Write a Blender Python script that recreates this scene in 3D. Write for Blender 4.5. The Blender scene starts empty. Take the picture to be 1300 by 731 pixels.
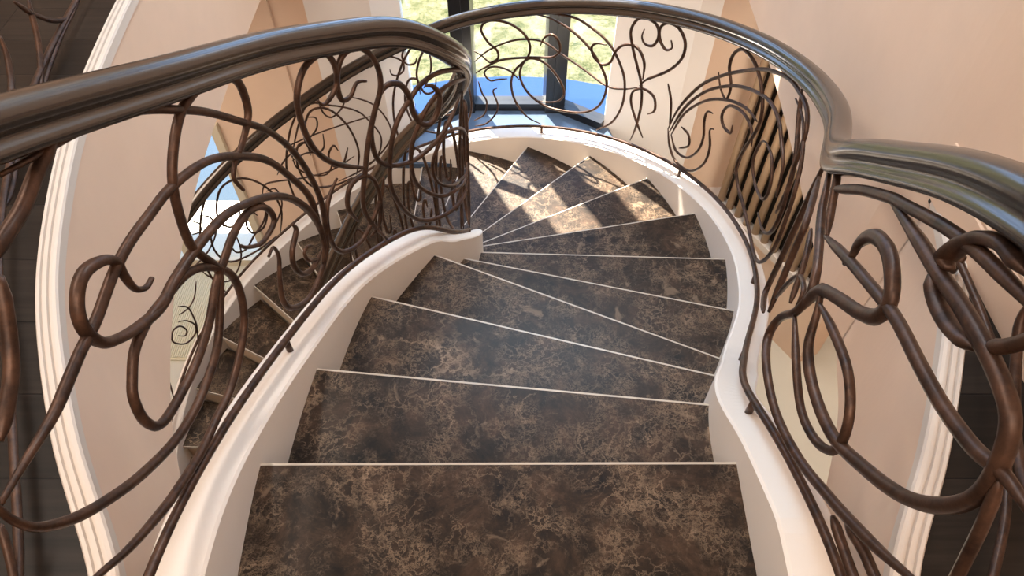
import bpy, bmesh, math, random
from mathutils import Vector
random.seed(7)
SC = bpy.context.scene
COL = SC.collection
R = math.radians

# ---------------------------------------------------------------- camera
cam = bpy.data.objects.new('camera', bpy.data.cameras.new('camera'))
COL.objects.link(cam)
cam.location = (0, 0, 1.5)
cam.rotation_euler = (R(90-52), 0, 0)
cam.data.sensor_width = 36
cam.data.lens = 900/1300*36
cam.data.clip_start = 0.02
SC.camera = cam

# ---------------------------------------------------------------- light and exposure
SC.view_settings.view_transform = 'Standard'
SC.view_settings.look = 'None'
SC.view_settings.exposure = 0.62
SC.view_settings.gamma = 1.0
SC.view_settings.use_curve_mapping = False
W = bpy.data.worlds.new('sky'); SC.world = W; W.use_nodes = True
bg = W.node_tree.nodes['Background']
bg.inputs['Color'].default_value = (0.42, 0.62, 1.0, 1)
bg.inputs['Strength'].default_value = 3.2
sun = bpy.data.objects.new('sun', bpy.data.lights.new('sun', 'SUN'))
COL.objects.link(sun)
sun.data.energy = 27.0
sun.data.angle = R(0.8)
sun.data.color = (1.0, 0.90, 0.76)
sun.rotation_euler = Vector((0.35, -0.70, -0.90)).to_track_quat('-Z', 'Y').to_euler()
def area(name, loc, rot, sx, sy, e, c):
    o = bpy.data.objects.new(name, bpy.data.lights.new(name, 'AREA'))
    o.data.shape = 'RECTANGLE'; o.data.size = sx; o.data.size_y = sy
    o.data.energy = e; o.data.color = c; o.location = loc; o.rotation_euler = rot
    COL.objects.link(o); return o
area('skylight_panel', (0.2, 3.45, 3.05), (0, 0, 0), 1.7, 0.8, 60, (0.62, 0.82, 1.0))  # added cool source for fill and the rail's blue streak; no skylight is built
area('ceiling_light_panel', (-1.9, 1.6, 3.05), (0, 0, 0), 0.5, 3.6, 50, (1.0, 0.90, 0.80))  # added warm fill over the upper left, stands for no lamp
area('landing_light_panel', (0.0, -1.2, 3.05), (0, 0, 0), 3.0, 1.2, 66, (1.0, 0.86, 0.73))  # added warm fill behind the camera, brightens the walls of the opening
area('lower_hall_light_panel', (-2.6, 2.2, -0.62), (0, 0, 0), 0.9, 2.4, 30, (1.0, 0.90, 0.78))  # added fill under the slab for the left of the lower hall
area('lower_hall_light_panel_right', (2.1, 2.4, -0.62), (0, 0, 0), 0.8, 2.4, 34, (1.0, 0.92, 0.82))  # added fill that brightens the pale lower floor at the right

# ---------------------------------------------------------------- shape of the stair in plan
CX, CY, RISE = -0.68, 2.11, 0.17          # centre of the winding flight, height of one riser
ANG = [None, None, None, -31.2, -18.7, -4.1, 11.6, 28.0, 44.6, 61.0, 76.0, 88.0, 100.0, 111.5, 123.5, 138.0, 152.0, 165.0, 178.0, 191.0, 204.0, 217.0]
ANGI = [None, None, None, -46.0, -28.0, -8.0, 11.6] + ANG[7:]
def polar(r, a): return (CX + r*math.cos(math.radians(a)), CY + r*math.sin(math.radians(a)))
def path(head, r, angs):
    P = {k: p for k, p in head.items()}
    for k in range(3, 22): P[k] = polar(r, angs[k])
    return P
def along(P, k):                           # Catmull-Rom through the points at whole nosing numbers
    lo, hi = min(P), max(P)
    k = min(max(k, lo), hi-1e-6); i = math.floor(k); t = k-i
    g = lambda j: P[min(max(j, lo), hi)]
    a, b, c, d = g(i-1), g(i), g(i+1), g(i+2)
    return tuple(0.5*(2*b[m] + (c[m]-a[m])*t + (2*a[m]-5*b[m]+4*c[m]-d[m])*t*t + (3*b[m]-a[m]-3*c[m]+d[m])*t**3) for m in (0, 1))
IN_BASE  = path({-3: (-.60, -.45), -2: (-.60, -.08), -1: (-.61, .31), 0: (-.62, .67), 1: (-.59, 1.03), 2: (-.51, 1.42)}, .495, ANGI)
OUT_BASE = path({-3: (.535, -.4), -2: (.54, -.03), -1: (.552, .33), 0: (.56, .67), 1: (.575, .90), 2: (.66, 1.08)}, 1.665, ANG)
OUT_RAIL = path({-3: (.50, -.4), -2: (.51, -.03), -1: (.54, .36), 0: (.60, .66), 1: (.655, .88), 2: (.69, 1.09)}, 1.665, ANG)
IN_RAIL  = path({-3: (-.62, -.45), -2: (-.63, -.08), -1: (-.64, .31), 0: (-.645, .67), 1: (-.60, 1.03), 2: (-.52, 1.42)}, .515, ANGI)
def nos(k): return -RISE*max(k, -1.0)
def softnos(k):                            # the same line, rounded where it meets the landing
    return -RISE*k if k > -.6 else -RISE*(-1.0 + 0.4*math.exp((k+.6)/.4)) if k < -.6 else .102
def surf(base, rail, k, v):
    a, b = along(base, k), along(rail, k); z = softnos(k)
    return (a[0]+(b[0]-a[0])*v, a[1]+(b[1]-a[1])*v, z+.13+.79*v)

# ironwork: each bar is a radius and its run as (step number, height share) on the upright face of its railing
CURVES = {
    'I1': (0.008265, [(-0.024, 0.95), (0.181, 0.957), (0.368, 0.968), (0.587, 0.974), (0.783, 0.966), (0.982, 0.938), (1.19, 0.897), (1.407, 0.829), (1.628, 0.75), (1.789, 0.642), (1.88, 0.518), (1.911, 0.381), (1.85, 0.234), (1.763, 0.146), (1.607, 0.081), (1.401, 0.047), (1.204, 0.088), (1.15, 0.16), (1.217, 0.254), (1.284, 0.321), (1.269, 0.371), (1.191, 0.356)]),
    'I2': (0.009135, [(1.002, 0.47), (1.04, 0.451), (1.163, 0.423), (1.267, 0.429), (1.374, 0.453), (1.375, 0.497), (1.302, 0.539), (1.164, 0.552), (0.981, 0.522), (0.81, 0.468), (0.657, 0.419), (0.472, 0.34), (0.249, 0.277), (0.026, 0.243), (-0.22, 0.231), (-0.287, 0.282), (-0.249, 0.358), (-0.174, 0.404), (-0.06, 0.455), (0.092, 0.488), (0.253, 0.503), (0.525, 0.519), (0.726, 0.473), (0.822, 0.393), (0.777, 0.277), (0.631, 0.18), (0.335, 0.084), (0.086, 0.054), (-0.17, 0.031), (-0.441, 0.04), (-0.586, 0.053), (-0.828, 0.103), (-0.997, 0.168), (-1.158, 0.227)]),
    'I3': (0.009135, [(1.222, 0.627), (1.187, 0.68), (1.255, 0.723), (1.375, 0.762), (1.506, 0.826), (1.539, 0.883), (1.523, 0.935), (1.432, 0.963), (1.271, 0.967), (1.109, 0.947), (0.976, 0.906), (0.815, 0.818), (0.713, 0.73), (0.645, 0.601), (0.668, 0.544), (0.732, 0.477), (0.717, 0.431), (0.573, 0.331), (0.419, 0.248), (0.226, 0.193), (-0.005, 0.156), (-0.253, 0.154), (-0.525, 0.192), (-0.715, 0.243), (-0.856, 0.304), (-0.955, 0.377), (-0.981, 0.435), (-0.974, 0.484), (-0.945, 0.531)]),
    'I4': (0.009135, [(-0.961, 0.485), (-0.784, 0.487), (-0.587, 0.5), (-0.412, 0.533), (-0.278, 0.56), (-0.106, 0.592), (0.11, 0.651), (0.3, 0.693), (0.513, 0.727), (0.683, 0.754), (0.88, 0.77), (1.071, 0.77), (1.261, 0.74), (1.5, 0.673), (1.649, 0.583), (1.807, 0.435), (1.804, 0.281), (1.772, 0.17)]),
    'I5': (0.00957, [(0.293, 0.578), (0.225, 0.568), (0.167, 0.586), (0.161, 0.633), (0.17, 0.673), (0.112, 0.695), (0.01, 0.699), (-0.08, 0.677), (-0.161, 0.633), (-0.195, 0.586), (-0.169, 0.536), (-0.07, 0.51), (0.076, 0.495), (0.241, 0.496), (0.416, 0.529), (0.687, 0.568), (0.984, 0.594), (1.223, 0.578), (1.458, 0.536), (1.645, 0.465), (1.782, 0.351), (1.804, 0.219), (1.706, 0.123)]),
    'I6': (0.00783, [(1.534, 0.387), (1.553, 0.354), (1.433, 0.292), (1.395, 0.227), (1.455, 0.166), (1.591, 0.15), (1.737, 0.182)]),
    'I6b': (0.00522, [(1.664, 0.237), (1.592, 0.254), (1.548, 0.234), (1.573, 0.191), (1.675, 0.165)]),
    'I7': (0.008265, [(2.44, 0.435), (2.264, 0.478), (2.097, 0.541), (1.993, 0.622), (1.962, 0.72), (1.988, 0.81), (2.093, 0.889), (2.207, 0.928), (2.316, 0.938), (2.371, 0.896), (2.363, 0.831), (2.288, 0.781), (2.204, 0.757), (2.16, 0.778)]),
    'I8': (0.008265, [(2.614, 0.807), (2.526, 0.808), (2.447, 0.761), (2.366, 0.755), (2.353, 0.81), (2.393, 0.876), (2.471, 0.926), (2.587, 0.942), (2.69, 0.913), (2.751, 0.851), (2.742, 0.768), (2.632, 0.666), (2.527, 0.555), (2.44, 0.435), (2.337, 0.275), (2.364, 0.16), (2.505, 0.014)]),
    'I9': (0.008265, [(2.738, 0.758), (2.632, 0.666), (2.563, 0.58), (2.571, 0.463), (2.693, 0.404), (2.927, 0.39), (3.243, 0.433), (3.932, 0.611), (4.434, 0.757), (4.779, 0.852)]),
    'I10': (0.00957, [(2.687, 0.717), (2.776, 0.766), (2.876, 0.783), (3.004, 0.775), (3.116, 0.728), (3.17, 0.648), (3.327, 0.608), (3.607, 0.643), (3.887, 0.74), (3.977, 0.819), (3.788, 0.845), (3.538, 0.817)]),
    'I11': (0.008265, [(5.45, 1.01), (4.802, 0.997), (4.007, 0.933), (3.433, 0.814), (3.106, 0.705), (2.904, 0.623), (2.764, 0.509), (2.672, 0.326), (2.71, 0.215), (2.839, 0.101), (3.121, 0.028), (3.751, 0.103), (4.389, 0.195), (5.066, 0.311), (5.59, 0.503)]),
    'I12': (0.00783, [(5.66, 1), (4.69, 0.936), (4.129, 0.868), (3.58, 0.728), (3.244, 0.589), (3.038, 0.458), (3.017, 0.305), (3.207, 0.228), (3.752, 0.235), (4.392, 0.302), (5.023, 0.386), (5.63, 0.53)]),
    'I13': (0.006525, [(5.72, 0.43), (4.296, 0.332), (3.704, 0.315), (3.525, 0.386), (3.716, 0.507), (4.109, 0.635), (4.8, 0.689), (5.62, 0.671)]),
    'I14': (0.00783, [(2.145, 0.446), (2.056, 0.405), (1.951, 0.344), (1.889, 0.255), (1.901, 0.148), (2.014, 0.089), (2.188, 0.081), (2.327, 0.124), (2.483, 0.217), (2.573, 0.295), (2.607, 0.354)]),
    'I15': (0.00783, [(2.241, 0.195), (2.18, 0.268), (2.184, 0.322), (2.242, 0.377), (2.322, 0.399), (2.415, 0.4), (2.493, 0.363), (2.524, 0.288), (2.509, 0.211), (2.45, 0.118), (2.324, 0.078)]),
    'I16': (0.010005, [(-0.789, 0.557), (-0.686, 0.587), (-0.582, 0.625), (-0.469, 0.686), (-0.311, 0.793)]),
    'I17': (0.01044, [(0.298, 0.981), (0.127, 0.931), (-0.044, 0.878), (-0.22, 0.842), (-0.305, 0.82)]),
    'N1': (0.0095, [(3.59, 0.9), (3.59, 0.78), (3.59, 0.65), (3.59, 0.51), (3.59, 0.35), (3.59, 0.16), (2.76, 0.247)]),
    'N2': (0.01, [(3.048, 0.96), (2.551, 0.869), (2.058, 0.741), (1.548, 0.634), (1.158, 0.548), (0.978, 0.474), (1.01, 0.397), (1.288, 0.326), (1.244, 0.232), (0.775, 0.153), (0.2, 0.057), (-0.264, 0.041), (-0.589, 0.081), (-0.811, 0.132), (-0.984, 0.191), (-1.125, 0.252), (-1.24, 0.305)]),
    'N3': (0.009, [(3.51, 0.83), (2.811, 0.725), (2.642, 0.603), (2.377, 0.441), (2.072, 0.276)]),
    'N4': (0.0105, [(2.188, 0.835), (1.704, 0.837), (1.324, 0.847), (0.82, 0.848), (0.557, 0.84), (-0.006, 0.832), (-0.339, 0.827), (-0.661, 0.815), (-0.806, 0.816)]),
    'N5': (0.0115, [(0.785, 0.84), (0.112, 0.777), (-0.151, 0.75), (-0.403, 0.731), (-0.632, 0.708), (-0.85, 0.688), (-0.971, 0.664), (-1.049, 0.603), (-1.078, 0.528), (-1.019, 0.435), (-0.88, 0.341), (-0.65, 0.264), (-0.351, 0.219), (0.021, 0.251), (0.395, 0.336), (0.656, 0.458), (0.894, 0.539)]),
    'N6': (0.011, [(0.975, 0.391), (0.921, 0.482), (0.804, 0.521), (0.491, 0.532), (0.146, 0.541), (-0.014, 0.567), (-0.028, 0.616), (0.108, 0.671), (0.362, 0.722), (0.662, 0.738), (0.809, 0.707), (0.772, 0.663), (0.801, 0.631)]),
    'N7': (0.0105, [(1.526, 0.671), (0.897, 0.651), (0.348, 0.624), (-0.126, 0.603), (-0.481, 0.57), (-0.715, 0.554), (-0.935, 0.57), (-1.077, 0.604), (-1.189, 0.618), (-1.268, 0.626)]),
    'N8': (0.0105, [(-0.235, 0.768), (-0.158, 0.779), (-0.18, 0.812), (-0.236, 0.838), (-0.301, 0.856), (-0.419, 0.864), (-0.54, 0.854), (-0.623, 0.849)]),
    'N9': (0.0105, [(-0.157, 0.743), (-0.293, 0.704), (-0.445, 0.684), (-0.575, 0.682), (-0.656, 0.689)]),
    'N10': (0.0095, [(-0.688, 0.711), (-0.736, 0.729), (-0.79, 0.766), (-0.827, 0.808)]),
    'N11': (0.008, [(-1.09, 0.593), (-1.171, 0.503), (-1.243, 0.403), (-1.281, 0.347)]),
    'N12': (0.009, [(0.991, 0.389), (0.361, 0.252), (-0.03, 0.158), (-0.3, 0.151), (-0.432, 0.205), (-0.355, 0.309), (-0.118, 0.393), (0.288, 0.444), (0.714, 0.48)]),
    'N13': (0.0095, [(-0.683, 0.058), (-0.849, 0.046), (-0.978, 0.046), (-1.067, 0.049)]),
    'N14': (0.0095, [(-0.77, 0.101), (-0.916, 0.125), (-1.046, 0.134), (-1.137, 0.146)]),
    'N15': (0.009, [(3.17, 0.996), (2.277, 0.897), (1.829, 0.771), (1.488, 0.673)]),
    'N16': (0.006, [(2.102, 0.351), (1.857, 0.44), (1.563, 0.501), (1.161, 0.472), (1.054, 0.394)]),
    'N17': (0.007, [(2.151, 0.677), (1.701, 0.56), (1.476, 0.473), (1.29, 0.4)]),
    'F1': (0.007, [(8.889, 0.978), (8.497, 0.938), (8.231, 0.857), (8.014, 0.769), (7.844, 0.651), (7.715, 0.5), (7.698, 0.309), (7.811, 0.141), (8.033, 0.037)]),
    'F2': (0.0075, [(9.06, 0.979), (8.803, 0.934), (8.537, 0.85), (8.294, 0.736), (8.111, 0.612), (7.97, 0.472), (7.976, 0.34), (8.072, 0.233), (8.281, 0.169), (8.59, 0.166), (8.849, 0.207), (9.092, 0.331), (9.2, 0.477), (9.146, 0.591), (9.022, 0.62), (8.828, 0.572), (8.654, 0.46), (8.552, 0.341), (8.6, 0.26), (8.746, 0.232), (8.91, 0.243)]),
    'F3': (0.0075, [(9.864, 0.744), (9.747, 0.69), (9.633, 0.624), (9.517, 0.648), (9.526, 0.716), (9.648, 0.793), (9.745, 0.901), (9.695, 0.959), (9.54, 0.961), (9.325, 0.912), (9.14, 0.819), (9.06, 0.72), (9.101, 0.623), (9.269, 0.528), (9.326, 0.411), (9.267, 0.247), (9.084, 0.091), (8.873, 0.024)]),
    'F4': (0.0075, [(9.856, 0.548), (9.718, 0.583), (9.461, 0.63), (9.102, 0.63), (8.854, 0.624), (8.724, 0.631), (8.643, 0.683), (8.672, 0.758), (8.761, 0.807), (8.865, 0.784), (8.916, 0.722)]),
    'F5': (0.006, [(9.873, 0.649), (9.651, 0.728), (9.325, 0.779), (9.051, 0.777), (8.841, 0.74), (8.619, 0.652), (8.339, 0.553), (7.961, 0.434), (7.709, 0.437), (7.525, 0.476)]),
    'F6': (0.006, [(9.824, 0.473), (9.77, 0.356), (9.7, 0.259), (9.745, 0.145), (9.921, 0.098)]),
    'F7': (0.006, [(9.537, 0.381), (9.598, 0.356), (9.53, 0.223), (9.57, 0.132), (9.725, 0.047), (9.913, 0.039)]),
    'F8': (0.006, [(9.383, 0.458), (9.523, 0.46), (9.641, 0.462), (9.721, 0.534), (9.647, 0.577), (9.519, 0.573), (9.348, 0.526), (9.211, 0.442)]),
    'F9': (0.0075, [(8.031, 0.75), (8.171, 0.754), (8.227, 0.715), (8.171, 0.639), (8.053, 0.597), (7.948, 0.624), (7.901, 0.706), (7.817, 0.76), (7.692, 0.776), (7.575, 0.748), (7.482, 0.662), (7.467, 0.545)]),
    'F10': (0.0075, [(7.558, 0.899), (7.573, 0.844), (7.516, 0.8), (7.408, 0.801), (7.356, 0.866), (7.404, 0.94), (7.551, 0.974), (7.669, 0.954), (7.73, 0.874), (7.678, 0.766), (7.573, 0.633), (7.479, 0.513), (7.427, 0.352), (7.45, 0.156), (7.5, 0.033)]),
    'F11': (0.0075, [(7.181, 0.865), (7.15, 0.816), (7.23, 0.795), (7.327, 0.848), (7.356, 0.924), (7.267, 0.969), (7.108, 0.951), (6.981, 0.869), (6.988, 0.763), (7.14, 0.658), (7.412, 0.553), (7.495, 0.492)]),
    'F12': (0.006, [(7.104, 0.572), (7.001, 0.448), (6.945, 0.267)]),
    'F13': (0.007, [(7.312, 0.296), (7.219, 0.345), (7.268, 0.443), (7.433, 0.477), (7.571, 0.438), (7.579, 0.347), (7.469, 0.22), (7.317, 0.093)]),
    'F14': (0.008, [(6.961, 0.245), (6.867, 0.433), (6.634, 0.64), (6.357, 0.763), (6.07, 0.847), (5.758, 0.914), (5.369, 0.947), (5.087, 0.932), (4.814, 0.898), (4.634, 0.827), (4.577, 0.727), (4.545, 0.612), (4.405, 0.431), (4.437, 0.281), (4.667, 0.197), (4.966, 0.218)]),
    'F15': (0.0075, [(6.929, 0.232), (6.785, 0.45), (6.534, 0.622), (6.201, 0.728), (5.903, 0.77), (5.55, 0.785), (5.264, 0.742), (5.056, 0.664), (4.826, 0.574), (4.699, 0.416)]),
    'F16': (0.007, [(6.894, 0.215), (6.766, 0.412), (6.499, 0.564), (6.187, 0.639), (5.858, 0.661), (5.608, 0.637)]),
    'F17': (0.0075, [(6.428, 0.774), (6.327, 0.682), (6.203, 0.641), (6.19, 0.731), (6.29, 0.83), (6.277, 0.914), (6.16, 0.957), (5.946, 0.92), (5.747, 0.835), (5.592, 0.724), (5.562, 0.599), (5.668, 0.428), (5.695, 0.302), (5.551, 0.209), (5.308, 0.141), (4.956, 0.062), (4.574, 0.03), (4.315, 0.117), (4.149, 0.272), (4.174, 0.436), (4.288, 0.593), (4.497, 0.735), (4.811, 0.845), (5.089, 0.89)]),
    'F18': (0.007, [(5.985, 0.516), (5.984, 0.462), (6.135, 0.479), (6.2, 0.545), (6.115, 0.618), (5.868, 0.624), (5.655, 0.575), (5.555, 0.488)]),
    'F19': (0.0065, [(6.343, 0.511), (6.432, 0.501), (6.442, 0.43), (6.389, 0.325), (6.418, 0.213), (6.563, 0.113), (6.764, 0.116), (6.894, 0.215)]),
    'F20': (0.0065, [(6.264, 0.417), (6.318, 0.392), (6.242, 0.282), (6.271, 0.149), (6.457, 0.033), (6.723, 0.033), (6.88, 0.126), (6.961, 0.245)]),
    'F21': (0.006, [(6.766, 0.309), (6.629, 0.28), (6.586, 0.204), (6.724, 0.147)]),
    'F22': (0.0065, [(5.315, 0.581), (5.413, 0.554), (5.434, 0.422), (5.23, 0.324), (4.96, 0.314), (4.928, 0.42), (5.104, 0.54), (5.315, 0.581)]),
    'F23': (0.009, [(5.042, 0.949), (4.889, 0.828), (4.618, 0.677), (4.489, 0.53), (4.537, 0.367)]),
    'L1': (0.006, [(12.78, 1.04), (12.763, 0.835), (12.618, 0.726), (12.385, 0.75), (12.287, 0.815)]),
    'L2': (0.006, [(13.564, 0.632), (13.057, 0.964), (12.564, 0.828), (12.119, 0.642), (11.91, 0.471), (11.758, 0.262), (11.923, 0.084), (12.339, 0.066)]),
    'L3': (0.006, [(12.248, 0.827), (11.827, 0.642), (11.602, 0.433), (11.555, 0.236), (11.812, 0.108), (12.223, 0.04), (12.797, 0.073)]),
    'L4': (0.006, [(11.386, 0.857), (11.371, 0.81), (11.278, 0.775), (11.154, 0.791), (11.134, 0.858), (11.233, 0.922), (11.378, 0.969), (11.552, 0.974), (11.723, 0.953)]),
    'L5': (0.006, [(10.883, 0.856), (10.924, 0.815), (11.055, 0.827), (11.139, 0.895), (11.106, 0.957), (10.985, 0.973)]),
    'L6': (0.006, [(10.664, 0.889), (10.629, 0.778), (10.672, 0.658), (10.819, 0.56)]),
    'L7': (0.005, [(13.649, 0.769), (13.07, 0.688), (12.525, 0.607), (11.857, 0.522)]),
    'L8': (0.006, [(13.063, 0.872), (12.911, 0.813), (12.948, 0.72), (13.144, 0.681), (13.411, 0.677), (13.725, 0.654), (13.91, 0.584)]),
    'L9': (0.006, [(14.272, 0.506), (14.17, 0.592), (13.948, 0.529), (13.482, 0.366), (12.879, 0.234), (12.356, 0.227)]),
    'L10': (0.006, [(13.537, 0.648), (13.524, 0.501), (13.285, 0.327), (12.992, 0.228), (12.842, 0.304), (12.978, 0.45), (13.25, 0.565), (13.568, 0.599)]),
    'L11': (0.005, [(15.506, 0.811), (15.356, 0.757), (15.328, 0.823), (15.409, 0.904)]),
    'L12': (0.006, [(15.839, 0.586), (15.445, 0.534), (15.193, 0.581), (15.111, 0.673), (15.146, 0.789), (15.294, 0.893)]),
    'L13': (0.006, [(16.608, 0.306), (16.495, 0.207), (16.413, 0.221), (16.485, 0.342), (16.654, 0.405), (16.75, 0.336), (16.565, 0.147), (16.305, 0.08), (16.231, 0.151), (16.33, 0.293), (16.47, 0.387)]),
    'L14': (0.006, [(16.391, -0.058), (16.217, 0.103), (16.172, 0.232), (16.176, 0.361), (16.315, 0.485)]),
    'L15': (0.005, [(15.813, 0.44), (15.966, 0.351), (16.152, 0.342), (16.387, 0.42)]),
    'L16': (0.007, [(15.029, 0.373), (14.99, 0.243), (14.815, 0.171), (14.631, 0.221), (14.386, 0.278), (14.28, 0.396), (14.339, 0.524)]),
    'L17': (0.006, [(15.653, 0.468), (15.558, 0.301), (15.327, 0.074), (15.068, 0.079), (14.908, 0.21), (14.879, 0.428)]),
    'L18': (0.006, [(14.422, 0.094), (14.182, 0.164), (14, 0.289), (14.02, 0.471), (14.182, 0.524)]),
    'GL1': (0.0095, [(4.393, 0.186), (4.335, 0.143), (4.253, 0.082), (4.154, 0.039), (3.974, -0.008), (3.702, -0.036)]),
    'GL2': (0.0085, [(4.962, 0.015), (4.898, 0.014), (4.694, 0.008), (4.497, 0.004), (4.238, -0.007), (4.008, -0.02), (3.702, -0.036)]),
    'GL3': (0.008, [(4.24, 0.227), (4.287, 0.193), (4.334, 0.158), (4.408, 0.119), (4.5, 0.073), (4.599, 0.039), (4.732, 0.004)]),
    'GL4': (0.0095, [(3.888, 0.215), (3.832, 0.162), (3.724, 0.116), (3.595, 0.091), (3.388, 0.047), (3.173, 0), (2.863, -0.008), (2.599, 0.014)]),
    'GL5': (0.008, [(0.531, 0.087), (0.43, 0.06), (0.342, 0.04), (0.304, 0.031)]),
    'GR1': (0.011, [(2.169, 0.18), (2.127, 0.14), (1.984, 0.101), (1.68, 0.064), (1.348, 0.057), (1.051, 0.085), (0.915, 0.115)]),
}
def inner(k): return along(IN_BASE, k)
def outer(k): return along(OUT_BASE, k)
def side(P, k, off):                       # point of a plan path pushed sideways (to the right of travel)
    a, b = along(P, k-.02), along(P, k+.02); c = along(P, k)
    dx, dy = b[0]-a[0], b[1]-a[1]; l = math.hypot(dx, dy) or 1
    return (c[0]+dy/l*off, c[1]-dx/l*off)

# ---------------------------------------------------------------- materials
def mat(name, color, rough=.5, metal=0, **kw):
    m = bpy.data.materials.new(name); m.use_nodes = True
    b = m.node_tree.nodes['Principled BSDF']
    b.inputs['Base Color'].default_value = (*color, 1)
    b.inputs['Roughness'].default_value = rough
    b.inputs['Metallic'].default_value = metal
    for k, v in kw.items(): b.inputs[k].default_value = v
    return m
def N(m, t, **kw):
    n = m.node_tree.nodes.new(t)
    for k, v in kw.items():
        if k in n.inputs: n.inputs[k].default_value = v
        else: setattr(n, k, v)
    return n
def link(m, a, b): m.node_tree.links.new(a, b)
def ramp(m, fac, stops):
    r = m.node_tree.nodes.new('ShaderNodeValToRGB'); e = r.color_ramp.elements
    while len(e) < len(stops): e.new(.5)
    for i, (p, c) in enumerate(stops): e[i].position = p; e[i].color = (*c, 1)
    link(m, fac, r.inputs['Fac']); return r.outputs['Color']
def coords(m, scale=(1, 1, 1), rot=(0, 0, 0)):
    t = N(m, 'ShaderNodeTexCoord'); p = N(m, 'ShaderNodeMapping')
    p.inputs['Scale'].default_value = scale; p.inputs['Rotation'].default_value = rot
    link(m, t.outputs['Object'], p.inputs['Vector']); return p.outputs['Vector']
def mix(m, fac, a, b, mode='MIX'):
    x = N(m, 'ShaderNodeMix', data_type='RGBA', blend_type=mode)
    for s, v in ((x.inputs[0], fac), (x.inputs[6], a), (x.inputs[7], b)):
        if isinstance(v, (int, float)): s.default_value = v
        elif isinstance(v, tuple): s.default_value = (*v, 1)
        else: link(m, v, s)
    return x.outputs[2]
def bump(m, fac, strength=.2, dist=.01):
    b = N(m, 'ShaderNodeBump'); b.inputs['Strength'].default_value = strength; b.inputs['Distance'].default_value = dist
    link(m, fac, b.inputs['Height']); link(m, b.outputs['Normal'], m.node_tree.nodes['Principled BSDF'].inputs['Normal'])
def base(m): return m.node_tree.nodes['Principled BSDF'].inputs['Base Color']

def marble(name):
    m = mat(name, (.05, .03, .02), .38); v = coords(m)
    m.node_tree.nodes['Principled BSDF'].inputs['Specular IOR Level'].default_value = .22
    n1 = N(m, 'ShaderNodeTexNoise', Scale=9.5, Detail=13.0, Roughness=.76, Distortion=.6); link(m, v, n1.inputs['Vector'])
    c1 = ramp(m, n1.outputs['Fac'], [(.36, (.008, .005, .004)), (.49, (.025, .015, .009)), (.60, (.054, .030, .018)), (.76, (.14, .082, .050))])
    n2 = N(m, 'ShaderNodeTexNoise', Scale=4.0, Detail=9.0, Roughness=.68); link(m, v, n2.inputs['Vector'])
    wv = N(m, 'ShaderNodeVectorMath', operation='MULTIPLY_ADD'); wv.inputs[1].default_value = (.30, .30, .30)
    link(m, n2.outputs['Color'], wv.inputs[0]); link(m, v, wv.inputs[2])
    out = c1
    for sc, wid, msk, top in ((5.0, .030, .52, .85), (13.0, .045, .50, .6), (27.0, .08, .46, .5), (55.0, .13, .48, .45)):
        vo = N(m, 'ShaderNodeTexVoronoi', feature='DISTANCE_TO_EDGE', Scale=sc); link(m, wv.outputs[0], vo.inputs['Vector'])
        f = ramp(m, vo.outputs['Distance'], [(0, (1, 1, 1)), (wid, (0, 0, 0))])
        nm = N(m, 'ShaderNodeTexNoise', Scale=2.6+sc*.10, Detail=5.0, Roughness=.65); link(m, v, nm.inputs['Vector'])
        g = ramp(m, nm.outputs['Fac'], [(msk, (0, 0, 0)), (msk+.14, (top, top, top))])
        fac = mix(m, 1.0, f, g, 'MULTIPLY')
        out = mix(m, fac, out, (.32, .22, .145))
    pt = N(m, 'ShaderNodeTexNoise', Scale=6.5, Detail=6.0, Roughness=.6, Distortion=1.2)
    link(m, coords(m, rot=(0, 0, 1.1)), pt.inputs['Vector'])
    out = mix(m, ramp(m, pt.outputs['Fac'], [(.64, (0, 0, 0)), (.70, (.55, .55, .55))]), out, (.24, .165, .11))
    link(m, out, base(m))
    return m
M = {}
M['marble'] = marble('brown_marble')
M['nosing'] = mat('pale_stone_edge', (.50, .43, .36), .3)  # highlight of the polished tread edge put into the colour
def plaster(name, c, var=.06, rough=.7):
    m = mat(name, c, rough); v = coords(m)
    n = N(m, 'ShaderNodeTexNoise', Scale=1.6, Detail=5.0, Roughness=.6); link(m, v, n.inputs['Vector'])
    d = tuple(x*(1-var*2) for x in c)
    link(m, ramp(m, n.outputs['Fac'], [(.3, d), (.7, c)]), base(m))
    n2 = N(m, 'ShaderNodeTexNoise', Scale=60.0, Detail=3.0); link(m, v, n2.inputs['Vector'])
    bump(m, n2.outputs['Fac'], .08, .004); return m
M['curb'] = plaster('cream_plaster', (.80, .735, .675), .03, .5)
M['riser'] = plaster('tan_riser', (.62, .47, .34), .04, .55)
M['wall'] = plaster('tan_wall', (.78, .575, .43), .05, .75)
M['trim'] = mat('white_trim', (.68, .60, .53), .6)
M['pier'] = plaster('white_plaster', (.78, .72, .67), .03, .7)
M['ceiling'] = mat('white_ceiling', (.80, .76, .70), .8)
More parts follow.
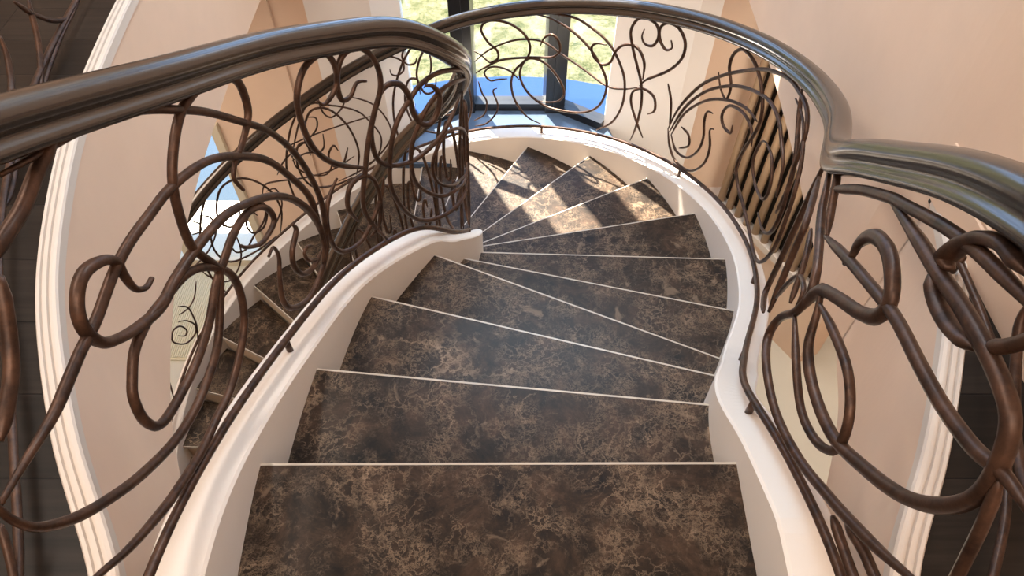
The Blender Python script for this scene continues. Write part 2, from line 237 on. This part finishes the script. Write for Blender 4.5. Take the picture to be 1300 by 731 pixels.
def planks(name):
    m = mat(name, (.02, .018, .016), .42); v = coords(m, rot=(0, 0, R(90)))
    bt = N(m, 'ShaderNodeTexBrick', Scale=1.0); link(m, coords(m), bt.inputs['Vector'])
    m.node_tree.nodes['Principled BSDF'].inputs['Specular IOR Level'].default_value = .22; bt.offset = .37; bt.inputs['Brick Width'].default_value = 1.7; bt.inputs['Row Height'].default_value = .188
    bt.inputs['Mortar Size'].default_value = .0022; bt.inputs['Mortar Smooth'].default_value = .3
    bt.inputs['Color1'].default_value = (.014, .011, .009, 1); bt.inputs['Color2'].default_value = (.024, .019, .016, 1)
    bt.inputs['Mortar'].default_value = (.005, .004, .004, 1)
    n = N(m, 'ShaderNodeTexNoise', Scale=3.0, Detail=6.0); link(m, coords(m, (1.2, 22, 1)), n.inputs['Vector'])
    g = ramp(m, n.outputs['Fac'], [(.3, (.55, .55, .55)), (.7, (1.25, 1.2, 1.15))])
    link(m, mix(m, 1.0, bt.outputs['Color'], g, 'MULTIPLY'), base(m))
    b = N(m, 'ShaderNodeBump'); b.inputs['Strength'].default_value = .5; b.inputs['Distance'].default_value = .004; b.invert = True
    link(m, bt.outputs['Fac'], b.inputs['Height']); link(m, b.outputs['Normal'], m.node_tree.nodes['Principled BSDF'].inputs['Normal'])
    return m
M['planks'] = planks('dark_floor_boards')
def iron(name, a, b_, rough=.42):
    m = mat(name, a, rough, .55); v = coords(m)
    n = N(m, 'ShaderNodeTexNoise', Scale=22.0, Detail=5.0, Roughness=.7); link(m, v, n.inputs['Vector'])
    link(m, ramp(m, n.outputs['Fac'], [(.35, a), (.68, b_)]), base(m))
    bump(m, n.outputs['Fac'], .25, .003); return m
M['iron'] = iron('bronzed_iron', (.032, .017, .012), (.115, .060, .038), .42)
M['rail'] = mat('polished_dark_rail', (.125, .108, .096), .21, .9)
M['frame'] = mat('black_window_frame', (.006, .006, .008), .3)
M['brown_frame'] = mat('cream_window_frame', (.62, .55, .42), .5)
gl = bpy.data.materials.new('window_glass'); gl.use_nodes = True
nt = gl.node_tree; nt.nodes.clear()
o_ = nt.nodes.new('ShaderNodeOutputMaterial'); tr = nt.nodes.new('ShaderNodeBsdfTransparent'); gs = nt.nodes.new('ShaderNodeBsdfGlossy'); mx = nt.nodes.new('ShaderNodeMixShader'); mx.inputs[0].default_value = .05
gs.inputs['Roughness'].default_value = .02; tr.inputs['Color'].default_value = (.95, .97, .97, 1)
nt.links.new(tr.outputs[0], mx.inputs[1]); nt.links.new(gs.outputs[0], mx.inputs[2]); nt.links.new(mx.outputs[0], o_.inputs[0])
M['glass'] = gl
def ground_mat():
    m = mat('garden_ground', (.5, .5, .3), .95, **{'Specular IOR Level': 0}); v = coords(m)
    n = N(m, 'ShaderNodeTexNoise', Scale=5.0, Detail=12.0, Roughness=.9); link(m, v, n.inputs['Vector'])
    c = ramp(m, n.outputs['Fac'], [(.34, (.012, .020, .006)), (.44, (.045, .052, .022)), (.52, (.115, .108, .060)), (.64, (.175, .158, .112))])
    link(m, c, base(m)); return m
M['ground'] = ground_mat()
M['ledge'] = mat('blue_slate_ledge', (.022, .048, .125), .8, **{'Specular IOR Level': 0})  # blue of reflected sky and shade put into the base colour
M['patio'] = mat('pale_blue_patio', (.048, .070, .098), .9, **{'Specular IOR Level': 0})
M['sill'] = mat('dark_stone_sill', (.07, .10, .15), .2)
M['tile'] = plaster('pale_floor_stone', (.58, .54, .45), .06, .4)
M['mat_rib'] = mat('ribbed_cream', (.62, .56, .40), .8)
M['rod'] = plaster('tan_wood_slat', (.46, .31, .19), .10, .5)
M['dark'] = mat('dark_recess', (.02, .014, .01), .8)  # shade between the slats, put into the colour of a flat sheet

# ---------------------------------------------------------------- helpers
def tag(o, label=None, cat=None, group=None, kind=None):
    for k, v in (('label', label), ('category', cat), ('group', group), ('kind', kind)):
        if v: o[k] = v
    return o
def empty(name, loc, *a, **kw):
    o = bpy.data.objects.new(name, None); COL.objects.link(o); o.location = loc
    o.empty_display_size = .1; tag(o, *a, **kw); return o
def obj(name, verts, faces, m, parent=None, smooth=False, bevel=0):
    me = bpy.data.meshes.new(name); me.from_pydata([tuple(v) for v in verts], [], faces)
    bm = bmesh.new(); bm.from_mesh(me); bmesh.ops.remove_doubles(bm, verts=bm.verts, dist=1e-6)
    bmesh.ops.recalc_face_normals(bm, faces=bm.faces); bm.to_mesh(me); bm.free()
    me.materials.append(M[m]); o = bpy.data.objects.new(name, me); COL.objects.link(o)
    if smooth:
        for p in me.polygons: p.use_smooth = True
    if bevel:
        b = o.modifiers.new('bevel', 'BEVEL'); b.width = bevel; b.segments = 2; b.limit_method = 'ANGLE'
    if parent is not None:
        o.parent = parent
        o.location = -Vector(parent.location)      # children are modelled in world coordinates
    return o
def sweep(rings, closed=False, caps=True):  # rings: equal-length point lists; the ring itself is closed
    n = len(rings[0]); V = [p for r in rings for p in r]; F = []
    L = len(rings) if closed else len(rings)-1
    for i in range(L):
        j = (i+1) % len(rings)
        for a in range(n):
            b = (a+1) % n; F.append((i*n+a, i*n+b, j*n+b, j*n+a))
    if caps and not closed: F += [tuple(range(n)), tuple(range((len(rings)-1)*n, len(rings)*n))]
    return V, F
def prism(poly, z0, z1):
    n = len(poly); V = [(x, y, z0) for x, y in poly]+[(x, y, z1) for x, y in poly]
    F = [tuple(range(n))[::-1], tuple(range(n, 2*n))]+[(i, (i+1) % n, n+(i+1) % n, n+i) for i in range(n)]
    return V, F
def boxv(x0, x1, y0, y1, z0, z1): return prism([(x0, y0), (x1, y0), (x1, y1), (x0, y1)], z0, z1)
def merge(*L):
    V, F = [], []
    for v, f in L:
        k = len(V); V += list(v); F += [tuple(i+k for i in q) for q in f]
    return V, F
def wallbox(a, b, z0, z1, t, offs=0):      # upright slab from plan point a to b, t thick to the left of a->b
    dx, dy = b[0]-a[0], b[1]-a[1]; l = math.hypot(dx, dy); nx, ny = -dy/l, dx/l
    a1 = (a[0]+nx*offs, a[1]+ny*offs); b1 = (b[0]+nx*offs, b[1]+ny*offs)
    return prism([a1, b1, (b1[0]+nx*t, b1[1]+ny*t), (a1[0]+nx*t, a1[1]+ny*t)], z0, z1)
def catmull(P, sub):
    out = []; n = len(P)
    for i in range(n-1):
        a, b, c, d = P[max(i-1, 0)], P[i], P[i+1], P[min(i+2, n-1)]
        for s in range(sub):
            t = s/sub
            out.append(tuple(.5*(2*b[m]+(c[m]-a[m])*t+(2*a[m]-5*b[m]+4*c[m]-d[m])*t*t+(3*b[m]-a[m]-3*c[m]+d[m])*t**3) for m in range(len(b))))
    out.append(P[-1]); return out
def tube(P, r, seg=8, taper=(1, 1), flat=1.0):
    P = [Vector(p) for p in P]; n = len(P); rings = []
    t0 = (P[1]-P[0]).normalized(); up = Vector((0, 0, 1)) if abs(t0.z) < .9 else Vector((1, 0, 0))
    nrm = (up-t0*up.dot(t0)).normalized(); lens = [0]
    for i in range(1, n): lens.append(lens[-1]+(P[i]-P[i-1]).length)
    T = lens[-1] or 1
    for i in range(n):
        t = (P[min(i+1, n-1)]-P[max(i-1, 0)])
        t = t.normalized() if t.length > 1e-9 else t0
        nrm = (nrm-t*nrm.dot(t)).normalized(); b = t.cross(nrm)
        rr = r*min(1, taper[0]+(1-taper[0])*lens[i]/(.12*T), taper[1]+(1-taper[1])*(T-lens[i])/(.12*T))
        rings.append([P[i]+(nrm*math.cos(2*math.pi*k/seg)+b*flat*math.sin(2*math.pi*k/seg))*rr for k in range(seg)])
    return sweep(rings)
def frange(a, b, n): return [a+(b-a)*i/(n-1) for i in range(n)]

def ease(P, reach=.16):                     # round a run of points off over the given length in metres
    P = [Vector(p) for p in P]; s = [0]
    for a, b in zip(P, P[1:]): s.append(s[-1]+(b-a).length)
    out = []
    for i, p in enumerate(P):
        lim = min(reach*2, s[i], s[-1]-s[i]); tot = 0; acc = Vector((0, 0, 0))
        for j, q in enumerate(P):
            d = abs(s[j]-s[i])
            if d <= lim+1e-9:
                wgt = math.exp(-(d/reach)**2*1.5)*((s[min(j+1, len(P)-1)]-s[max(j-1, 0)])/2)
                acc += q*wgt; tot += wgt
        out.append(acc/tot if tot else p)
    return out

# ================================================================ the setting
FZ, BZ, LZ, TZ = .17, -.575, -3.4, 3.1     # landing floor, underside of the landing slab, lower floor, ceiling
OL = catmull([(-.655, .20), (-.72, .385), (-.91, .68), (-1.08, 1.02), (-1.19, 1.36), (-1.265, 1.70), (-1.315, 2.1), (-1.345, 2.55), (-1.365, 3.2), (-1.37, 4.02)], 8)
OR = catmull([(.625, .20), (.70, .40), (.84, .63), (.965, .87), (1.06, 1.09), (1.115, 1.30), (1.14, 1.42), (1.175, 1.8), (1.225, 2.3), (1.262, 2.8), (1.285, 3.3), (1.30, 4.02)], 8)
# landing floor boards: left of the opening, right of it, and behind the camera
XL, YB = -3.6, -2.6
left_poly = [(XL, YB), (-.655, YB)]+OL+[(XL, 4.02)]
ir = max(i for i, p in enumerate(OR) if p[1] < 1.37)
right_poly = OR[:ir+1][::-1]+[(.625, YB), (1.12, YB), (1.12, 1.36)]
mid_poly = [(-.655, YB), (.625, YB), (.625, .20), (-.655, .20)]
def slab_part(poly, z0, z1): return prism(poly, z0, z1)
tag(obj('floor', *merge(slab_part(left_poly, FZ-.03, FZ), slab_part(right_poly, FZ-.03, FZ), slab_part(mid_poly, FZ-.03, FZ)), 'planks'), kind='structure')
right_low = OR[::-1]+[(.625, YB), (3.0, YB), (3.0, 4.02)]
tag(obj('ceiling_lower', *merge(slab_part(left_poly, BZ, FZ-.032), slab_part(right_low, BZ, FZ-.032), slab_part(mid_poly, -.25, FZ-.032)), 'wall'), kind='structure')
# moulded white trim round the opening: fluted band on the floor edge and down the face
def trim(name, line, sgn):
    prof = [(-.002, -.030), (-.008, -.030), (-.008, .002), (-.004, .008), (.003, .010), (.008, .010), (.010, .003), (.013, .003), (.015, .010), (.024, .010), (.026, .003), (.029, .003), (.031, .010), (.038, .010), (.042, .004), (.042, -.004)]
    rings = []
    for i, p in enumerate(line):
        a, b = line[max(i-1, 0)], line[min(i+1, len(line)-1)]
        dx, dy = b[0]-a[0], b[1]-a[1]; l = math.hypot(dx, dy); nx, ny = sgn*dy/l, -sgn*dx/l
        rings.append([(p[0]+nx*u, p[1]+ny*u, FZ+w) for u, w in prof])
    tag(obj(name, *sweep(rings), 'trim'), kind='structure')
trim('trim_1', OL, -1); trim('trim_2', OR[:ir+1], 1)
# wall to the right of the stair, standing on the floor and then dropping into the opening
rl = catmull([(1.12, YB), (1.12, -1), (1.12, .2), (1.12, .9), (1.12, 1.2), (1.133, 1.5)]+[p for p in OR if p[1] > 1.75][::4]+[OR[-1]], 6)
rl = [(p[0]-.004, p[1]) for p in rl]
lo = [OR[ir-1], OR[ir]]+[p for p in rl if p[1] > 1.52]
tag(obj('wall_right', *merge(prism(rl+[(p[0]+.16, p[1]) for p in rl[::-1]], FZ-.01, TZ), prism(lo+[(p[0]+.03, p[1]) for p in lo[::-1]], BZ-.001, FZ-.01)), 'wall'), kind='structure')
bb = [(0, 0), (-.016, 0), (-.016, .10), (-.012, .105), (-.014, .115), (-.010, .122), (-.012, .132), (-.006, .15), (0, .15)]
tag(obj('baseboard_right', *sweep([[(1.12+u, y, FZ+w) for u, w in bb] for y in (YB, -1, 0, 1, 1.385)]), 'wall'), kind='structure')
# left and back walls of the upper room, ceiling
tag(obj('wall_left', *boxv(XL-.12, XL, YB, 4.3, LZ, TZ), 'wall'), kind='structure')
tag(obj('wall_back', *boxv(XL, 3.0, YB-.12, YB, LZ, TZ), 'wall'), kind='structure')
tag(obj('wall_lower_right', *boxv(3.0, 3.12, YB, 4.3, LZ, FZ), 'wall'), kind='structure')
tag(obj('ceiling', *boxv(XL, 3.12, YB, 5.0, TZ, TZ+.1), 'ceiling'), kind='structure')
tag(obj('floor_lower', *boxv(XL, 3.1, YB, 4.9, LZ-.1, LZ), 'tile'), kind='structure')
# front wall with its bay window
WB = -1.80                                  # bottom of the bay window
BAY = [(-.70, 4.10), (-.345, 4.33), (.315, 4.33), (.665, 4.10)]
front = merge(
    boxv(-1.52, -1.27, 4.12, 4.36, LZ, TZ), # wall beside the left pier
    boxv(-2.13, -1.52, 4.10, 4.30, LZ, TZ),
    boxv(XL, -2.13, 4.10, 4.30, -1.8, TZ),
    boxv(1.30, 3.12, 4.26, 4.46, LZ, TZ))
tag(obj('wall_front', *front, 'wall'), kind='structure')
tag(obj('wall_pier_left', *prism([(-1.27, 4.02), (-.86, 3.98), (-.70, 4.10), (-.74, 4.42), (-1.27, 4.42)], LZ, TZ), 'pier'), kind='structure')
tag(obj('wall_pier_right', *prism([(.665, 4.10), (1.0, 4.03), (1.15, 4.0), (1.30, 4.05), (1.32, 4.46), (.72, 4.46)], LZ, TZ), 'pier'), kind='structure')
# wall below the bay, its dark sill
tag(obj('wall_below_bay', *merge(*[wallbox(BAY[i], BAY[i+1], LZ, WB-.06, .12) for i in range(3)]), 'pier'), kind='structure')
tag(obj('trim_3', *prism([(-.80, 3.70), (.80, 3.70), (.70, 4.08)]+BAY[::-1]+[(-.76, 4.06)], WB-.08, WB-.04), 'sill'), kind='structure')
n = 0
for i in range(3):
    a, b = BAY[i], BAY[i+1]; n += 1
    f = merge(wallbox(a, b, WB-.06, WB+.02, .10, -.05), wallbox(a, b, 1.25, 1.35, .08, -.04))
    w = tag(empty('window_%d' % n, ((a[0]+b[0])/2, (a[1]+b[1])/2, WB), kind='structure'))
    obj('window_frame', *f, 'frame', w)
    obj('pane', *wallbox(a, b, WB+.02, 1.25, .012, -.006), 'glass', w)
for i, p in enumerate(BAY[1:3]):
    s = -1 if i == 0 else 1
    cx, cy = p
    post = prism([(cx-.07, cy-.08), (cx+.07, cy-.08), (cx+.085, cy+.07), (cx-.085, cy+.07)], WB-.05, TZ)
    rib = prism([(cx-.012, cy-.10), (cx+.012, cy-.10), (cx+.012, cy-.08), (cx-.012, cy-.08)], WB, TZ)
    tag(obj('trim_%d' % (6+i), *merge(post, rib), 'frame'), kind='structure')
tag(obj('wall_above_bay', *merge(*[wallbox(BAY[i], BAY[i+1], 1.35, TZ, .1, -.05) for i in range(3)]), 'pier'), kind='structure')
# tall window at the far left of the lower hall
w = tag(empty('window_4', (-2.85, 4.12, LZ), kind='structure'))
obj('window_frame', *merge(boxv(-2.19, -2.13, 4.06, 4.2, LZ, -1.8), boxv(-3.6, -3.54, 4.06, 4.2, LZ, -1.8), boxv(-3.54, -2.19, 4.08, 4.18, LZ, LZ+.08), boxv(-3.54, -2.19, 4.08, 4.18, -1.9, -1.8), boxv(-2.9, -2.84, 4.09, 4.17, LZ+.08, -1.9)), 'brown_frame', w)
obj('pane', *boxv(-3.54, -2.19, 4.12, 4.13, LZ+.08, -1.9), 'glass', w)
tag(obj('floor_patio', *boxv(-9, -1.6, 4.5, 8.6, -3.65, -3.5), 'patio'), kind='structure')
tag(obj('trim_canopy', *boxv(-4.2, -1.7, 4.3, 5.75, -1.78, -1.70), 'pier'), kind='structure')  # unseen slab added to keep the sun off the lower hall floor
# ground outside, blue ledge that follows the bay
tag(obj('ground', *boxv(-14, 14, 4.5, 26, -3.75, -3.65), 'ground'), kind='structure')
arc = [(1.42*math.cos(R(t)), 3.55+1.22*math.sin(R(t))) for t in range(15, 166, 10)]
tag(obj('trim_4', *prism([(-1.5, 4.46), (-.74, 4.42)]+BAY+[(.72, 4.46), (1.5, 4.46)]+arc, WB-.22, WB-.12) if False else prism([(1.45, 4.47), (.72, 4.47)]+[(BAY[3][0]+.03, BAY[3][1]+.14), (BAY[2][0]+.05, BAY[2][1]+.13), (BAY[1][0]-.05, BAY[1][1]+.13), (BAY[0][0]-.03, BAY[0][1]+.14)]+[(-.74, 4.47), (-1.45, 4.47), (-1.2, 4.58), (-.85, 4.68), (-.4, 4.79), (0, 4.82), (.4, 4.79), (.85, 4.66), (1.2, 4.56)], WB-.22, WB-.12), 'ledge'), kind='structure')
# slatted screen standing on a curved half wall at the far right of the lower hall
A0, A1 = (1.70, 4.12), (2.20, 3.20)
sc = empty('slatted_screen', ((A0[0]+A1[0])/2, (A0[1]+A1[1])/2, -2.6), 'tan wooden slatted screen with dark gaps behind the right-hand railing', 'screen')
obj('backing', *wallbox(A0, A1, -2.6, BZ-.002, .03, .05), 'dark', sc)
ns = 11
for i in range(ns):
    t = i/(ns-1); x, y = A0[0]+(A1[0]-A0[0])*t, A0[1]+(A1[1]-A0[1])*t
    obj('slat', *tube([(x, y, -2.598), (x, y, -2.0), (x, y, -1.2), (x, y, BZ-.004)], .030, 10), 'rod', sc, smooth=True)
lp = catmull([(1.60, 4.25), (1.69, 4.08), (1.80, 3.90), (1.93, 3.70), (2.12, 3.35), (2.3, 3.05)], 6)
lw = [(p[0]-.03, p[1]-.02) for p in lp]
tag(obj('wall_low_curved', *prism(lp+[(p[0]+.2, p[1]+.1) for p in lp[::-1]], LZ, -2.66), 'wall'), kind='structure')
tag(obj('trim_5', *prism(lw+[(p[0]+.24, p[1]+.12) for p in lw[::-1]], -2.66, -2.6), 'trim'), kind='structure')
# ribbed mat on the lower floor at the left
ribs = [boxv(-2.98+i*.018, -2.98+i*.018+.010, 3.1, 3.98, LZ+.012, LZ+.020) for i in range(44)]
tag(obj('floor_mat', *merge(boxv(-3.0, -2.18, 3.08, 4.0, LZ, LZ+.012), *ribs), 'mat_rib'), 'cream ribbed floor mat lying on the lower floor by the far-left tall window', 'mat')

# ================================================================ the staircase
NT = 20
ST = empty('curved_staircase', (-.05, .9, 0), 'winding staircase of dark brown marble steps between cream plaster kerbs', 'staircase')
def tread_poly(k, front=0.0, inset=0.0):
    a = [side(IN_BASE, j, .045) for j in frange(k-1, k+front, 7)]
    b = [side(OUT_BASE, j, -.045) for j in frange(k-1, k+front, 9)]
    return a+b[::-1]
for k in range(-1, NT):
    z = -RISE*k
    if k == -1:
        poly = [(-.57, -.2), (.50, -.2), (side(OUT_BASE, -1, -.045)), (side(IN_BASE, -1, .045))]
    else:
        poly = tread_poly(k)
        # run the slab back under the riser of the step above
    if k >= 0: obj('tread', *prism(poly, z-.034, z), 'marble', ST)
    else: obj('tread', *prism(poly, z-.034, z+.001), 'marble', ST)
    # pale strip that paints in the glint of the polished front edge
    a = side(IN_BASE, k, .047); b = side(OUT_BASE, k, -.047)
    dx, dy = b[0]-a[0], b[1]-a[1]; l = math.hypot(dx, dy); nx, ny = -dy/l, dx/l
    q = lambda p, u: (p[0]+nx*u, p[1]+ny*u)
    obj('nosing_edge', *prism([q(a, -.0026), q(b, -.0026), q(b, .0026), q(a, .0026)], z-.030, z+.0008), 'nosing', ST)
    obj('riser', *prism([q(a, -.045), q(b, -.045), q(b, -.020), q(a, -.020)], z-RISE-.03, z-.034), 'riser', ST)
def kerb(P, w, k0, k1, reach, depth):
    rings = []; ks = frange(k0, k1, int((k1-k0)*12))
    tops = ease([(*along(P, k), min(-RISE*k+.08+(.042*min(max(k-2.9, 0)/1.1, 1) if P is IN_BASE else 0), .18)) for k in ks], reach)
    for k, tp in zip(ks, tops):
        a, b = side(P, k, -w/2), side(P, k, w/2)
        zt = tp.z
        zb = -RISE*max(k, -1.0)-depth
        zb = max(zb, LZ); c = .006
        ca, cb = side(P, k, -w/2+c), side(P, k, w/2-c)
        rings.append([(a[0], a[1], zb), (a[0], a[1], zt-c), (ca[0], ca[1], zt), (cb[0], cb[1], zt), (b[0], b[1], zt-c), (b[0], b[1], zb)])
    return sweep(rings)
obj('inner_kerb', *kerb(IN_BASE, .11, -2.0, NT+.15, .22, .40), 'curb', ST)
obj('outer_kerb', *kerb(OUT_BASE, .11, -2.0, NT+.15, .04, .40), 'curb', ST)
rings = []
for k in frange(-1, NT-.5, 150):
    a, b = side(IN_BASE, k, .03), side(OUT_BASE, k, -.03); z = max(-RISE*k-.38, LZ); z2 = max(-RISE*k-.33, LZ+.005)
    rings.append([(a[0], a[1], z), (b[0], b[1], z), (b[0], b[1], z2), (a[0], a[1], z2)])
obj('soffit', *sweep(rings), 'riser', ST)

# ================================================================ railings
RAILP = [(-.012, -.078), (-.030, -.074), (-.033, -.062), (-.028, -.052), (-.021, -.047), (-.020, -.036), (-.031, -.028), (-.036, -.016), (-.036, -.004), (-.030, .009), (-.018, .018), (0, .021),
         (.018, .018), (.030, .009), (.036, -.004), (.036, -.016), (.031, -.028), (.020, -.036), (.021, -.047), (.028, -.052), (.033, -.062), (.030, -.074), (.012, -.078)]
RAILP = [(a*.80, b*.76) for a, b in RAILP]
def lift(table, k):
    K = sorted(table); k = min(max(k, K[0]), K[-1]-1e-6)
    for a, b in zip(K, K[1:]):
        if a <= k < b: return table[a]+(table[b]-table[a])*(k-a)/(b-a)
LIFT_IN = {-3: .05, 0: .048, 1: .036, 1.7: .022, 2.5: .015, 3: .03, 3.5: .055, 4: .08, 5: .085, 6: .085, 8: .055, 21: .05}
LIFT_OUT = {-3: -.02, 1.5: -.02, 2.3: -.01, 3: .01, 4: .04, 6: .045, 13: .045, 14: .055, 15.5: .03, 21: .03}
def handrail(f, ks, parent):
    rings = []; P = ease([f(k) for k in ks])
    for i, p in enumerate(P):
        t = (P[min(i+1, len(P)-1)]-P[max(i-1, 0)]).normalized()
        s = t.cross(Vector((0, 0, 1))).normalized(); u = s.cross(t).normalized()
        rings.append([p+s*a+u*b for a, b in RAILP])
    return obj('handrail', *sweep(rings), 'rail', parent, smooth=True)
def scroll(f, q, r, parent, name='scroll', flat=1.0):
    P = catmull([f(k, v) for k, v in q], 5 if len(q) > 3 else 8)
    return obj(name, *tube(P, r, 8, (.45, .45), flat), 'iron', parent, smooth=True)
def motif(k, s=1):                          # a pair of scrolls and a long S, about one and a half steps wide
    A = [(k+.2, .02), (k+.05, .25), (k+.15, .55), (k+.45, .82), (k+.8, .9), (k+1.02, .72), (k+.92, .52), (k+.72, .5), (k+.66, .63)]
    B = [(k+.3, .02), (k+.7, .06), (k+1.15, .22), (k+1.3, .48), (k+1.2, .68), (k+1.02, .66), (k+1.0, .52)]
    Cc = [(k+.25, .35), (k+.42, .22), (k+.62, .26), (k+.66, .40), (k+.52, .46), (k+.45, .38)]
    D = [(k+.95, 1.0), (k+1.25, .86), (k+1.5, .6), (k+1.55, .3), (k+1.45, .02)]
    return (A, B, Cc, D)
def iron_rail(root, base_, rail_, k0, k1, names, extra, feet):
    f = lambda k, v: surf(base_, rail_, k, v)
    tab = LIFT_IN if base_ is IN_BASE else LIFT_OUT
    up = lambda k, d=0: (lambda p: (p[0], p[1], p[2]+lift(tab, k)+d))(f(k, 1.0))
    handrail(up, frange(k0, k1, int((k1-k0)*14)), root)
    obj('bottom_rail', *tube(ease([f(k, 0) for k in frange(k0, k1, int((k1-k0)*14))]), .0095, 8), 'iron', root, smooth=True)
    obj('top_bar', *tube(ease([up(k, -.066) for k in frange(k0, k1, int((k1-k0)*14))]), .008, 8), 'iron', root, smooth=True)
    for n_ in names:
        r, q = CURVES[n_]; scroll(f, q, r, root, flat=FLAT.get(n_, 1.0))
    for k in extra:
        for q in motif(k): scroll(f, q, .0075, root)
    for k in feet:
        a = f(k, 0); obj('foot', *tube([a, (a[0], a[1], softz(k))], .009, 8), 'iron', root, smooth=True)
def softz(k): return min(-RISE*k+.08, .18)-.004
FLAT = {'N8': 1.6, 'N9': 1.5, 'I5': 1.2, 'N6': 1.3}
RI = empty('stair_railing', (-.62, .67, .08), 'inner bronzed iron scroll railing with dark handrail, crossing the left side', 'railing')
RO = empty('stair_railing', (.56, .67, .08), 'outer bronzed iron scroll railing with dark handrail, sweeping past the windows', 'railing')
iron_rail(RI, IN_BASE, IN_RAIL, -2.6, 19.5, [n_ for n_ in CURVES if n_[0] == 'I'], [5.4, 6.9, 8.5, 10.2, 12, 13.8, 15.6, 17.4], [-1.6, 1.0, 5.2, 8, 11, 14, 17, 19.3])
iron_rail(RO, OUT_BASE, OUT_RAIL, -2.6, 19.5, [n_ for n_ in CURVES if n_[0] in 'NFL'], [9.9, 12.2, 14.0, 17.2], [-1.7, .55, 2.62, 4.35, 6.62, 8.85, 11.2, 13.5, 15.8, 18.2, 19.4])
def guard(root, pts, names, ks):
    P = {i-1: p for i, p in enumerate(pts)}
    f = lambda k, v: (*along(P, k), FZ+.03+.87*v)
    hi = len(pts)-2.001
    handrail(lambda k: f(k, 1.06), frange(-1, hi, 40), root)
    obj('bottom_rail', *tube([f(k, .02) for k in frange(-1, hi, 34)], .009, 8), 'iron', root, smooth=True)
    for n_ in names:
        r, q = CURVES[n_]; scroll(f, q, r, root)
    for k in ks:
        a = f(k, 0); obj('foot', *tube([f(k, .04), (a[0], a[1], FZ)], .009, 8), 'iron', root, smooth=True)
GLo = empty('landing_guard_rail', (-1.2, 1.05, FZ), 'pinkish bronze iron guard on the dark floor at upper left, outside the white trim', 'railing')
GLP = [(-.66, -.45), (-.80, .2), (-.98, .62), (-1.2, 1.05), (-1.33, 1.4), (-1.42, 1.8), (-1.47, 2.3), (-1.5, 3.0), (-1.5, 4.0)]
guard(GLo, GLP, ['GL1', 'GL2', 'GL3', 'GL4', 'GL5'], [-.8, .1, 1.6, 3.7, 5.5, 6.8])
for q in motif(5.3): scroll(lambda k, v: (*along({i-1: p for i, p in enumerate(GLP)}, k), FZ+.03+.87*v), q, .008, GLo)
GRo = empty('landing_guard_rail', (.92, .5, FZ), 'short bronze iron guard by the right wall, mostly past the right edge', 'railing')
guard(GRo, [(.60, -.45), (.76, .2), (.92, .5), (1.03, .8), (1.06, 1.1)], ['GR1'], [-.8, .1, 2.9])
